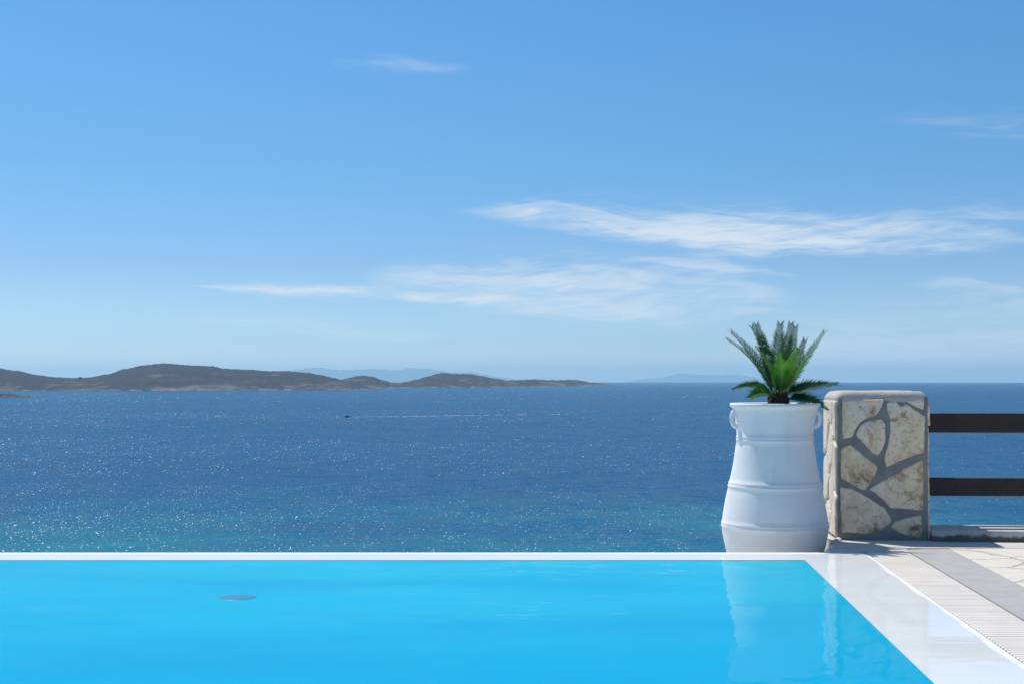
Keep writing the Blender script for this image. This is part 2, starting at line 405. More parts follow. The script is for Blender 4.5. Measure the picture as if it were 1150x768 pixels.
def mat_flag():
    m, t = material('flagstones'); P = t.pos()
    Pw = t.vm('ADD', t.scalev(P, (1.0, 1.25, 0)), t.vm('SCALE', t.noise(P, 2.2, 3, 0.5, out=1), sc=0.28))
    d = t.vor(Pw, 1.9, 'DISTANCE_TO_EDGE'); cid = t.vor(Pw, 1.9, 'F1', 'Color')
    joint = t.m('SUBTRACT', 1.0, t.step(d, 0.018, 0.035))
    n = t.noise(P, 16.0, 6, 0.7); g = t.noise(P, 70.0, 4, 0.65)
    c = t.mix(0.35, t.mix(t.step(n, 0.3, 0.7), (0.66, 0.62, 0.55), (0.55, 0.52, 0.46)), t.mix(t.xyz(cid)[0], (0.70, 0.62, 0.50), (0.60, 0.57, 0.53)))
    c = t.mix(t.m('MULTIPLY', t.step(n, 0.60, 0.72), 0.5), c, (0.40, 0.36, 0.30))
    c = t.mix(t.m('MULTIPLY', joint, 0.8), c, (0.40, 0.38, 0.36))
    h = t.m('SUBTRACT', t.m('MULTIPLY', n, 0.4), joint)
    principled(t, base=c, rough=0.85, normal=t.bump(h, 0.010, 0.8, t.bump(g, 0.002)))
    return m
M_flag = mat_flag()
M_soil = mat_simple('potting_soil', (0.05, 0.035, 0.025), (0.10, 0.075, 0.055), 30, 0.95, 0.01, 60)
M_dry = mat_simple('dry_hillside', (0.20, 0.16, 0.10), (0.10, 0.10, 0.055), 0.35, 0.95, 0.1, 2.0)
M_fit = mat_simple('blue_grey_plastic', (0.015, 0.25, 0.40), (0.012, 0.21, 0.34), 12, 0.35)

def mat_island(name, shore):
    m, t = material(name); P = t.pos(); px, py, pz = t.xyz(P)
    q = t.scalev(P, (1, 1, 2.2))
    n = t.noise(q, 0.006, 6, 0.65); f = t.noise(q, 0.035, 5, 0.7); p = t.noise(t.scalev(P, (1, 0.6, 6)), 0.009, 5, 0.68, 0.5)
    base = t.mix(t.step(n, 0.3, 0.7), (0.040, 0.036, 0.042), (0.060, 0.051, 0.053))
    base = t.mix(t.m('MULTIPLY', t.step(f, 0.40, 0.70), 0.22), base, (0.020, 0.021, 0.024))
    low = t.m('SUBTRACT', 1.0, t.step(pz, SEA_Z + 4.0, SEA_Z + 34.0))
    pale = t.m('MULTIPLY', t.step(t.m('ADD', p, t.m('MULTIPLY', low, 0.08)), 0.57, 0.72), shore)
    base = t.mix(pale, base, (0.17, 0.135, 0.11))
    strand = t.m('MULTIPLY', t.m('SUBTRACT', 1.0, t.step(pz, SEA_Z + 0.5, SEA_Z + 3.5)), t.step(f, 0.45, 0.6))
    base = t.mix(t.m('MULTIPLY', strand, shore), base, (0.26, 0.225, 0.19))
    principled(t, base=base, rough=1.0, spec=0.0, normal=t.bump(f, 8.0, 0.3))
    return m
M_island = mat_island('scrub_island', 0.8)
M_mountain = mat_island('far_mountain', 0.2)
M_rock = mat_simple('sea_rock', (0.09, 0.075, 0.06), (0.05, 0.045, 0.04), 0.3, 0.9, 0.5, 0.8)

# ------------------------------------------------------------------ sea (follows the curve of the earth) and shore
bm = bmesh.new()
radii = [40.0]
while radii[-1] < 17500: radii.append(radii[-1] * 1.045 + 1.0)
NA = 60; grid = []
for r in radii:
    row = []
    for i in range(NA + 1):
        a = R(-75 + 150 * i / NA)
        row.append(bm.verts.new((r * math.sin(a), r * math.cos(a), SEA_Z - r * r / (2 * RE))))
    grid.append(row)
for A_, B_ in zip(grid, grid[1:]):
    for i in range(NA): bm.faces.new((A_[i], A_[i + 1], B_[i + 1], B_[i]))
structure(link('sea', bm, M_sea, smooth=True), 'open blue sea with sun glitter reaching the horizon', 'sea')

bm = bmesh.new(); rows = []
ys = [-40, -12, -2, 9.0, 10.9, 11.6, 14, 20, 28, 38, 50, 64, 80]
zs = [0.6, -0.3, -1.4, -1.4, -1.4, -2.2, -4.2, -8.5, -14, -20, -26, -30.5, -36]
for y, z in zip(ys, zs):
    row = []
    for i in range(61):
        x = -70 + 140 * i / 60
        row.append(bm.verts.new((x, y, z + (mnoise.noise(Vector((x * .13, y * .13, 0))) * 0.8 if y > 11 else 0))))
    rows.append(row)
for A_, B_ in zip(rows, rows[1:]):
    for i in range(60): bm.faces.new((A_[i], A_[i + 1], B_[i + 1], B_[i]))
structure(link('ground', bm, M_dry, smooth=True), 'dry hillside falling from the terrace to the sea', 'ground')

# ------------------------------------------------------------------ islands and far mountains
def interp(pts, x):
    if x <= pts[0][0]: return pts[0][1]
    for (a, b), (c, d) in zip(pts, pts[1:]):
        if x <= c:
            f = (x - a) / (c - a); f = f * f * (3 - 2 * f) * 0.5 + f * 0.5
            return b + (d - b) * f
    return pts[-1][1]
def island(name, crest, shore, ridge, back, mat, du, seed, nv=44, rough=1.0):
    """a real hill range: crest = heights over bearing, shore/ridge/back = distance of the front shore, ridge and back shore over bearing"""
    bm = bmesh.new(); u0, u1 = crest[0][0], crest[-1][0]; n = int((u1 - u0) / du); rows = []
    for i in range(n + 1):
        u = u0 + (u1 - u0) * i / n
        ds, dr, db = interp(shore, u), interp(ridge, u), interp(back, u)
        tanu = (u - 575) / FPX
        zc = CAM_H + (EYE - interp(crest, u)) / FPX * dr            # height of the crest at the ridge
        row = []
        for j in range(nv + 1):
            f = j / nv
            if f < 0.7:
                s = f / 0.7; d = ds + (dr - ds) * s
                spur = mnoise.fractal(Vector((u * 0.03 + seed, d * 0.004, seed)), 1.0, 2.0, 4)
                prof = s ** (0.85 + 0.5 * spur) if s > 0 else 0.0
                prof = max(0.0, min(1.0, prof + 0.10 * spur * math.sin(math.pi * s)))
            else:
                s = (f - 0.7) / 0.3; d = dr + (db - dr) * s; prof = (1 - s * s)
            sea = SEA_Z - d * d / (2 * RE)
            z = sea - 3.0 + (zc - sea + 3.0) * prof
            z += rough * mnoise.fractal(Vector((u * 0.22, d * 0.02, seed * 3)), 0.8, 2.1, 4) * 1.3 * (d / 3500) * min(1, 4 * prof)
            row.append(bm.verts.new((tanu * d, d, z)))
        rows.append(row)
    for A_, B_ in zip(rows, rows[1:]):
        for j in range(nv): bm.faces.new((A_[j], A_[j + 1], B_[j + 1], B_[j]))
    return link(name, bm, mat, smooth=True)
c1 = [(-420, 436), (-330, 424), (-240, 416), (-150, 411), (-80, 409), (-40, 410.5), (0, 413.5), (20, 416), (40, 420.5), (60, 423), (80, 424), (100, 423.6), (120, 420), (140, 414.2), (160, 410),
      (180, 407.8), (192, 408), (205, 409.2), (222, 410.2), (240, 411), (250, 413.2), (262, 414.3), (280, 414.6), (300, 416.3), (320, 416.2), (345, 418), (360, 420.6), (375, 424), (388, 427.5), (400, 431), (415, 434.6), (440, 438.2)]
structure(island('hills', c1, [(-420, 3300), (0, 3380), (200, 3480), (300, 3560), (400, 3700), (440, 3850)],
                 [(-420, 3700), (0, 3900), (180, 4200), (330, 4150), (400, 3990), (440, 3900)],
                 [(-420, 4100), (180, 5200), (400, 4300), (440, 3960)], M_island, 1.1, 1.7), 'long brown scrub island on the left with a broad double summit', 'island')
c2 = [(352, 437), (366, 432), (380, 427.6), (392, 423.8), (402, 421.8), (410, 421.4), (418, 422.6), (430, 426.4), (440, 429.4), (447, 430.0), (456, 428.4), (466, 426.3), (480, 422.6), (490, 419.6), (498, 418.2), (506, 419.2), (516, 419.6),
      (527, 419.5), (540, 421.6), (555, 424.6), (570, 426.9), (582, 426.8), (598, 425.6), (610, 426.1), (625, 426.6), (645, 426.2), (655, 427.4), (663, 429.2), (670, 429.4), (676, 430.2), (684, 431.6), (692, 433.6)]
structure(island('hills', c2, [(352, 4250), (450, 4350), (540, 4600), (620, 5200), (692, 6100)],
                 [(352, 4500), (410, 4700), (500, 5000), (620, 5700), (692, 6300)],
                 [(352, 4700), (500, 5800), (620, 6300), (692, 6500)], M_island, 0.9, 5.2), 'low brown island tapering to a point right of the larger one', 'island')
c3 = [(300, 420), (330, 415.2), (345, 413.6), (358, 412.4), (366, 413.4), (380, 415.2), (392, 415.2), (402, 414.4), (416, 414), (430, 414.2), (440, 415.6), (448, 415.4), (456, 413.4), (463, 412.8), (470, 413.6), (480, 413.4), (492, 415.4), (505, 417.6), (515, 418), (530, 417.6), (545, 420.4), (560, 423.4), (580, 425.6), (600, 427.4), (640, 430)]
structure(island('hills', c3, [(300, 34000), (640, 34000)], [(300, 37000), (640, 37000)], [(300, 40000), (640, 40000)], M_mountain, 1.5, 9.1, 20), 'pale blue mountain range far behind the islands', 'mountains')
c4 = [(690, 431), (704, 428.6), (716, 425.8), (730, 424.4), (745, 423), (755, 420.9), (764, 418.9), (774, 419.9), (790, 420.2), (806, 420.9), (818, 420), (828, 420.3), (842, 422.4), (860, 425.5), (880, 428.6), (900, 431)]
structure(island('hills', c4, [(690, 40000), (900, 40000)], [(690, 43000), (900, 43000)], [(690, 45500), (900, 45500)], M_mountain, 1.5, 12.4, 16), 'very faint mountain island on the horizon left of the palm', 'mountains')

# ------------------------------------------------------------------ the air
bm = bmesh.new(); box(bm, -40000, 40000, -3000, 46000, SEA_Z - 320, 300)
mh, t = material('haze_air')
pv = t.node('ShaderNodeVolumePrincipled')
pv.inputs['Color'].default_value = (0.50, 0.82, 1.0, 1); pv.inputs['Density'].default_value = 4.7e-5
pv.inputs['Anisotropy'].default_value = 0.35
t.l.new(pv.outputs[0], t.out.inputs['Volume'])
hz = link('haze', bm, mh); hz['kind'] = 'stuff'

# ------------------------------------------------------------------ swimming pool
pool = empty('swimming_pool', (0, 0, 0))
tag(pool, 'infinity pool with flush white overflow rim and white coping', 'swimming pool')
# basin shell below the water
bm = bmesh.new()
def quad(bm, *p): return bm.faces.new([bm.verts.new(q) for q in p])
zf = -1.3
Lf, Ln, Rf, Rn = (X_LEFT, Y_IN), (X_LEFT, Y_NEAR), (PX(U0, Y_IN), Y_IN), (PX(U0, Y_NEAR), Y_NEAR)
quad(bm, (*Ln, zf), (*Rn, zf), (*Rf, zf), (*Lf, zf))
for a, b in ((Ln, Rn), (Rn, Rf), (Rf, Lf), (Lf, Ln)): quad(bm, (*a, zf), (*b, zf), (*b, -0.012), (*a, -0.012))
M_basin = mat_simple('azure_pool_lining', (0.02, 0.42, 0.75), (0.02, 0.38, 0.70), 2.0, 0.6)
link('basin', bm, M_basin, pool)
# rim and coping: one white L-shaped slab, its outer corner rounded
bm = bmesh.new()
out = [(X_LEFT, Y_IN), (X_LEFT, Y_OUT)]
xc, yc, rc = PX(U1, Y_OUT), Y_OUT, 0.10
for k in range(7):
    a = R(90 - 90 * k / 6); out.append((xc - rc + rc * math.cos(a), yc - rc + rc * math.sin(a)))
out += [(PX(U1, Y_NEAR), Y_NEAR), (PX(U0, Y_NEAR), Y_NEAR), (PX(U0, Y_IN), Y_IN)]
prism(bm, out, -0.45, 0.006, 0.006)
link('coping', bm, M_coping, pool)
# outer face of the overflow wall
bm = bmesh.new(); box(bm, X_LEFT, 2.1, Y_OUT - 0.30, Y_OUT - 0.02, -1.5, -0.452)
link('overflow_wall', bm, M_plaster, pool)
# pool water surface
bm = bmesh.new()
NXg, NYg = 60, 50; rows = []
for j in range(NYg + 1):
    y = Y_NEAR + (Y_IN + 0.01 - Y_NEAR) * j / NYg
    rows.append([bm.verts.new((X_LEFT + (PX(U0, y) + 0.004 - X_LEFT) * i / NXg, y, 0.0035)) for i in range(NXg + 1)])
for A_, B_ in zip(rows, rows[1:]):
    for i in range(NXg): bm.faces.new((A_[i], A_[i + 1], B_[i + 1], B_[i]))
structure(link('water', bm, M_pool, smooth=True), 'still azure pool water', 'water')

# ------------------------------------------------------------------ terrace
def strip(name, u0, u1, y0, y1, z, mat, th=0.3, bev=0.004):
    bm = bmesh.new(); prism(bm, [(PX(u0, y0), y0), (PX(u0, y1), y1), (PX(u1, y1), y1), (PX(u1, y0), y0)][::-1], z - th, z, bev)
    return link(name, bm, mat)
Y_GR = 9.43
structure(strip('path', U2 + 0.003, U3, Y_NEAR, 9.60, 0.008, M_grey), 'smooth grey cement strip beside the grate', 'path')
structure(strip('pavement', U3 + 0.002, 9.0, Y_NEAR, 9.62, 0.010, M_flag), 'pale irregular flagstone paving', 'pavement')
bm = bmesh.new()
prism(bm, [(2.10, Y_OUT + 0.012), (PX(U2 + 0.0, Y_GR + .005), Y_OUT + 0.012), (PX(U2 + .0, 9.605), 9.605), (9.6, 9.625), (9.6, 10.9), (2.26, 10.95), (2.26, 9.78), (2.11, 9.56)], -1.5, 0.012, 0.012)
structure(link('deck', bm, M_cement), 'cement deck under the stone pillar', 'deck')
bm = bmesh.new(); box(bm, X_LEFT, 2.255, Y_OUT - 0.015, 10.9, -1.5, -0.47)
structure(link('ledge', bm, M_plaster), 'lower white ledge behind the overflow rim', 'ledge')
bm = bmesh.new(); box(bm, X_LEFT - 2, 12, -8, Y_NEAR - 0.002, -0.4, 0.012)
structure(link('terrace', bm, M_flag), 'flagstone terrace behind the camera', 'terrace')

# grate
gr = empty('drain_grate', (0, 0, 0)); tag(gr, 'long cream slatted drain grate running along the coping', 'grate')
bm = bmesh.new(); pitch = 0.046; y = Y_NEAR + 0.03
while y < Y_GR - 0.02:
    y1 = y + pitch - 0.009
    M = Matrix(((1, K, 0, -9 * K), (0, 1, 0, 0), (0, 0, 1, 0), (0, 0, 0, 1)))
    box(bm, U1 + 0.012, U2 - 0.006, y, min(y1, Y_GR - .012), -0.02, 0.005 + random.uniform(-.0007, .0007), 0.0035, 1, M)
    y += pitch
link('slats', bm, M_slat, gr)
bm = bmesh.new()
prism(bm, [(PX(U1 + .003, Y_NEAR), Y_NEAR), (PX(U1 + .003, Y_GR), Y_GR), (PX(U2, Y_GR), Y_GR), (PX(U2, Y_NEAR), Y_NEAR)][::-1], -0.3, -0.0215)
link('channel', bm, M_tray, gr)

# kerb behind the deck and railing
kb = Vector((PX(2.86, 10.0), 9.98, 0))
bm = bmesh.new(); box(bm, 0, 7, 0, 0.42, -0.05, 0.078, 0.012, 2)
for i in range(3): bmesh.ops.subdivide_edges(bm, edges=[e for e in bm.edges if e.calc_length() > 0.15], cuts=2)
for v in bm.verts: v.co += 0.006 * mnoise.noise_vector(v.co * 4.0)
k = link('kerb', bm, M_kerb, smooth=False, loc=(kb.x + 0.02, kb.y, 0.012)); k.rotation_euler = (0, 0, ANG * 0.9)
tag(k, 'low white kerb with mossy dirt along its foot, under the railing', 'kerb')
rl = empty('wooden_railing', (2.98, 10.40, 0), ANG * 0.8); tag(rl, 'dark brown two-rail wooden railing fixed to the stone pillar', 'railing')
for z0, z1 in ((0.762, 0.903), (0.300, 0.432)):
    bm = bmesh.new(); box(bm, -0.06, 6.5, -0.03, 0.03, z0, z1, 0.011, 3)
    link('rail', bm, M_wood, rl)
bm = bmesh.new(); box(bm, 6.35, 6.5, 0.032, 0.16, 0.0, 1.0, 0.008)
link('post', bm, M_wood, rl)

# ------------------------------------------------------------------ stone pillar
PW, PD, PH = 0.632, 0.632, 1.055
pil = empty('stone_pillar', (2.312, 10.09, 0.012), ANG); tag(pil, 'square rubble stone pillar with rounded cement cap beside the potted palm', 'pillar')
bm = bmesh.new(); box(bm, 0, PW, 0, PD, -0.02, PH - 0.035, 0.018, 2)
for i in range(3): bmesh.ops.subdivide_edges(bm, edges=[e for e in bm.edges if e.calc_length() > 0.09], cuts=1, use_grid_fill=True)
bmesh.ops.triangulate(bm, faces=[f for f in bm.faces if len(f.verts) > 4])
for v in bm.verts: v.co += 0.004 * mnoise.noise_vector(v.co * 9.0)
link('mortar_core', bm, M_mortar, pil, smooth=True)
bm = bmesh.new(); box(bm, -0.010, PW + 0.002, -0.002, PD + 0.008, PH - 0.11, PH, 0.052, 6)
for i in range(3): bmesh.ops.subdivide_edges(bm, edges=[e for e in bm.edges if e.calc_length() > 0.08], cuts=1, use_grid_fill=True)
for v in bm.verts:
    v.co += 0.005 * mnoise.noise_vector(v.co * 7.0)
    v.co.z -= 0.05 * max(0, abs(v.co.x / PW - .5) * 2 - 0.80) ** 1.0 * (1 if v.co.z > PH - .03 else .4)
link('cap', bm, M_cap, pil, smooth=True)

def facing(name, polys, to3d, mat, depth, proud, jit):
    """field stones set in a face; each a rough-edged slab with a worn rim"""
    bm = bmesh.new()
    for q, poly in enumerate(polys):
        pts = []
        n = len(poly)
        for i in range(n):
            a = Vector(poly[i]); b = Vector(poly[(i + 1) % n]); L = (b - a).length; k = max(2, int(L / 0.012))
            for j in range(k): pts.append(a.lerp(b, j / k))
        m = len(pts)
        for it in range(1): pts = [(pts[i - 1] + pts[i] * 2 + pts[(i + 1) % m]) / 4 for i in range(m)]
        pts = [p + Vector((mnoise.noise(Vector((p.x * 30, p.y * 30, q))), mnoise.noise(Vector((p.x * 30, p.y * 30, q + 9.))))) * jit for p in pts]
        cen = sum(pts, Vector((0, 0))) / m
        pts = [p + (p - cen).normalized() * 0.0025 for p in pts]
        pr = proud * random.uniform(0.6, 1.3); tx, ty = random.uniform(-1, 1) * 0.02, random.uniform(-1, 1) * 0.02
        rings = []
        for ins, h in ((0, -depth), (0.0, pr * 0.35), (0.006, pr * 0.85), (0.014, pr)):
            ring = []
            for i in range(m):
                tan = (pts[(i + 1) % m] - pts[i - 1]).normalized(); nrm = Vector((-tan.y, tan.x))
                if nrm.dot(cen - pts[i]) < 0: nrm = -nrm
                p = pts[i] + nrm * ins
                hh = h + (p - cen).dot(Vector((tx, ty))) * (1 if h > 0 else 0) + (0.006 * mnoise.noise(Vector((p.x * 22, p.y * 22, q))) if h > 0 else 0)
                ring.append(bm.verts.new(to3d(p.x, p.y, hh)))
            rings.append(ring)
        for A_, B_ in zip(rings, rings[1:]):
            for i in range(m): bm.faces.new((A_[i], A_[(i + 1) % m], B_[(i + 1) % m], B_[i]))
        bm.faces.new(rings[-1])
    return link(name, bm, mat, pil, smooth=False)
S3 = 3.656
def FP(pl):   # front face outlines, measured on the face in metres
    return [((x - 148) / 362 * PW, (662 - y) / 604 * PH) for x, y in pl]
front = [
 [(166, 97), (250, 93), (331, 92), (318, 125), (300, 155), (262, 166), (235, 185), (214, 218), (203, 246), (167, 250)],
 [(219, 236), (232, 206), (250, 187), (290, 174), (322, 172), (335, 188), (335, 260), (322, 296), (305, 320), (280, 302), (245, 262)],
 [(344, 107), (378, 97), (398, 124), (425, 113), (452, 135), (496, 162), (492, 240), (490, 302), (420, 328), (340, 365), (334, 330), (350, 270), (358, 220), (357, 170), (346, 135)],
 [(418, 97), (491, 94), (488, 133), (455, 117)],
 [(162, 292), (196, 275), (250, 320), (307, 366), (285, 415), (255, 461), (205, 436), (161, 410)],
 [(274, 456), (330, 420), (400, 378), (486, 334), (487, 440), (485, 541), (420, 534), (358, 530), (330, 498), (300, 470)],
 [(159, 449), (210, 458), (250, 480), (290, 505), (330, 530), (363, 580), (342, 606), (300, 628), (255, 637), (205, 632), (164, 630)],
 [(361, 612), (375, 586), (430, 572), (481, 560), (481, 652), (440, 646), (400, 634)]]
facing('front_stone_facing', [FP(p) for p in front], lambda a, b, h: (a, -h, b), M_stone, 0.02, 0.011, 0.004)
def cells(seed, cols, rows_, w, h, gap=0.007):
    """irregular rubble outlines that fill a w x h face"""
    rnd = random.Random(seed); gx = [[(w * (i / cols) + (rnd.uniform(-.10, .10) if 0 < i < cols else 0), h * (j / rows_) + (rnd.uniform(-.10, .10) if 0 < j < rows_ else 0)) for j in range(rows_ + 1)] for i in range(cols + 1)]
    res = []
    for i in range(cols):
        for j in range(rows_):
            p = [gx[i][j], gx[i + 1][j], gx[i + 1][j + 1], gx[i][j + 1]]
            c = Vector((sum(a for a, _ in p) / 4, sum(b for _, b in p) / 4))
            res.append([tuple(c + (Vector(a) - c) * (1 - gap * 2 / max(.02, (Vector(a) - c).length))) for a in p])
    return res
hh = PH - 0.06
side = [[(.02, .02), (.30, .02), (.36, .14), (.22, .25), (.02, .18)], [(.33, .02), (.61, .02), (.61, .30), (.50, .34), (.38, .15)],
        [(.02, .21), (.22, .28), (.28, .42), (.18, .60), (.02, .55)], [(.25, .27), (.37, .18), (.48, .36), (.44, .56), (.31, .43)], [(.52, .37), (.61, .33), (.61, .66), (.50, .70), (.47, .56)],
        [(.02, .58), (.18, .63), (.26, .80), (.16, .985), (.02, .985)], [(.21, .61), (.31, .46), (.44, .60), (.46, .74), (.30, .82)], [(.19, .985), (.29, .85), (.42, .80), (.46, .985)], [(.45, .79), (.50, .73), (.61, .69), (.61, .985), (.49, .985)]]
facing('side_stone_facing', side, lambda a, b, h: (-h, PD - a, b), M_stone_lit, 0.02, 0.013, 0.006)
facing('side_stone_facing', cells(5, 2, 4, PD, hh), lambda a, b, h: (PW + h, a, b), M_stone, 0.02, 0.010, 0.006)
facing('back_stone_facing', cells(8, 2, 4, PW, hh), lambda a, b, h: (PW - a, PD + h, b), M_stone, 0.02, 0.014, 0.006)

# rubble left exposed at the deck corner under the pillar
rb = bmesh.new()
for i, (x, y, z, s) in enumerate(((2.115, 9.47, -0.03, .035), (2.14, 9.58, -0.035, .042), (2.19, 9.70, -0.035, .045), (2.24, 9.82, -.03, .045), (2.275, 9.95, -.02, .04), (2.30, 10.06, -.01, .035), (2.115, 9.52, -.10, .04), (2.17, 9.66, -.10, .05), (2.25, 9.85, -.11, .05))):
    r = bmesh.ops.create_icosphere(rb, subdivisions=3, radius=s)
    for v in r['verts']: v.co = Vector((x, y, z)) + v.co * (1 + 0.5 * mnoise.noise(v.co * 18 + Vector((i, 0, 0)))) * Vector((.7, 1.1, .8)).length / 1.4
o = link('rubble', rb, M_stone_lit, smooth=True); tag(o, 'broken rubble edge of the deck between pot and pillar foot', 'rubble')

# ------------------------------------------------------------------ tall pot
PC = Vector((1.857, 10.05)); sc = PC.y / FPX; PZ0 = -0.47
zz = lambda v: CAM_H - (v - EYE) * sc - PZ0
pot = empty('clay_pot', (PC.x, PC.y, PZ0)); tag(pot, 'tall whitewashed clay jar with ribbed bands and ear handles, holding the palm', 'pot')
prof_px = [(0.1, 694), (33, 694), (36, 692), (40, 676), (46, 650), (50.6, 632), (53.6, 620), (56.6, 608), (58.8, 596), (59.2, 591.5), (59.9, 590.5), (60.0, 589), (59.3, 588), (59.8, 586.8), (59.6, 585.4), (58.8, 584.4),
           (57.6, 576), (55.8, 566), (53.6, 555), (51.7, 546.5), (52.3, 545.6), (52.3, 544.4), (51.2, 543.4), (51.6, 541.8), (51.4, 540.6), (50.3, 539.6), (48.6, 532), (46.6, 521), (45.0, 510), (43.6, 500), (42.7, 494.6),
           (43.3, 493.9), (43.3, 492.7), (42.5, 491.7), (43.1, 490.5), (43.0, 489.2), (42.4, 488.2), (42.9, 480), (44.2, 470), (46.0, 462), (47.6, 457.5), (49.2, 456.4), (50.1, 455.2), (50.2, 453.4), (49.4, 452.2), (47.6, 452.2), (45.6, 453.4), (44.0, 458), (42.0, 470)]
bm = bmesh.new()
# smooth resample between the moulded bands
pr = []
for (r0, v0), (r1, v1) in zip(prof_px, prof_px[1:]):
    n = max(1, int(abs(v1 - v0) / 3.0))
    for k_ in range(n): pr.append((r0 + (r1 - r0) * k_ / n, v0 + (v1 - v0) * k_ / n))
pr.append(prof_px[-1])
lathe(bm, [(r * sc, zz(v)) for r, v in pr], 112, cap0=False, wob=lambda a, z: 0.0035 * mnoise.noise(Vector((math.cos(a) * 1.3, math.sin(a) * 1.3, z * 3))))
link('body', bm, M_pot, pot, smooth=True)
bm = bmesh.new(); r_ = 43.3 * sc; zs_ = zz(459)
ring = [bm.verts.new((r_ * math.cos(2 * math.pi * i / 48), r_ * math.sin(2 * math.pi * i / 48), zs_)) for i in range(48)]
f = bm.faces.new(ring); bmesh.ops.poke(bm, faces=[f]); bmesh.ops.subdivide_edges(bm, edges=bm.edges[:], cuts=4, use_grid_fill=True)
for v in bm.verts: v.co.z += 0.008 * mnoise.noise(v.co * 25)
link('soil', bm, M_soil, pot, smooth=True)
for sgn, rot in ((-1, 0.10), (1, -0.25)):
    bm = bmesh.new(); pts = []
    for k_ in range(13):
        a = math.pi * k_ / 12
        pts.append((sgn * (43.3 + 6.0 * math.sin(a) + (1.6 if k_ < 6 else 0) * (1 - k_ / 6)) * sc, 0, zz(470 - 8.2 * math.cos(a))))
    tube(bm, pts, [0.012 + 0.003 * abs(math.cos(math.pi * k_ / 12)) for k_ in range(13)], 12, 1.25)
    h = link('handle', bm, M_pot, pot, smooth=True); h.rotation_euler = (0, 0, rot)

# ------------------------------------------------------------------ palm (sago cycad)
def mat_leaf(name, a, b, tr):
    m, t = material(name); P = t.pos()
    n = t.noise(P, 9.0, 3, 0.6)
    col = t.mix(t.step(n, 0.3, 0.7), a, b)
    d = t.node('ShaderNodeBsdfPrincipled'); t.put(d.inputs['Base Color'], col); d.inputs['Roughness'].default_value = 0.5; d.inputs['Specular IOR Level'].default_value = 0.2
    tl = t.node('ShaderNodeBsdfTranslucent'); t.put(tl.inputs[0], t.mix(1.0, col, tr, 'MULTIPLY'))
    mx = t.node('ShaderNodeMixShader'); mx.inputs[0].default_value = 0.28
    t.l.new(d.outputs[0], mx.inputs[1]); t.l.new(tl.outputs[0], mx.inputs[2]); t.l.new(mx.outputs[0], t.out.inputs[0])
    return m
M_leaf = mat_leaf('palm_leaf', (0.012, 0.055, 0.020), (0.034, 0.115, 0.028), (1.9, 1.9, 1.0))
M_young_lit = mat_leaf('young_lit_leaf', (0.045, 0.155, 0.028), (0.09, 0.24, 0.038), (1.6, 1.6, 1.0))  # brighter green for young fronds, with sun highlights put into the colour
M_brown = mat_leaf('dry_leaf_tip', (0.16, 0.08, 0.04), (0.25, 0.14, 0.07), (1.2, 1.0, 0.8))
M_rachis = mat_simple('palm_stalk', (0.10, 0.15, 0.04), (0.16, 0.19, 0.06), 20, 0.5)
M_trunk = mat_simple('cycad_trunk', (0.035, 0.022, 0.015), (0.075, 0.050, 0.032), 40, 0.9, 0.01, 80)
palm = empty('sago_palm', (PC.x + 0.028, PC.y, zs_ + PZ0)); tag(palm, 'small sago palm with stiff feather fronds growing in the tall white pot', 'palm')
bm = bmesh.new()
lathe(bm, [(0.052, -0.03), (0.066, 0.0), (0.074, 0.03), (0.072, 0.07), (0.056, 0.10), (0.03, 0.118), (0.001, 0.122)], 20)
rnd = random.Random(11)
for i in range(150):         # old leaf bases
    a = rnd.uniform(0, 2 * math.pi); z = rnd.uniform(0.0, 0.11); r = 0.070 - 0.2 * max(0, z - .06)
    d = Vector((math.cos(a), math.sin(a), 0.7 + z * 8)).normalized(); p = Vector((r * math.cos(a) * .9, r * math.sin(a) * .9, z)); s = d.cross(Vector((0, 0, 1))).normalized() * 0.008; q = d.cross(s).normalized() * 0.005
    L = rnd.uniform(0.018, 0.04)
    vs = [bm.verts.new(p + s), bm.verts.new(p + q), bm.verts.new(p - s), bm.verts.new(p - q), bm.verts.new(p + d * L)]
    for k_ in range(4): bm.faces.new((vs[k_], vs[(k_ + 1) % 4], vs[4]))
link('trunk', bm, M_trunk, palm)
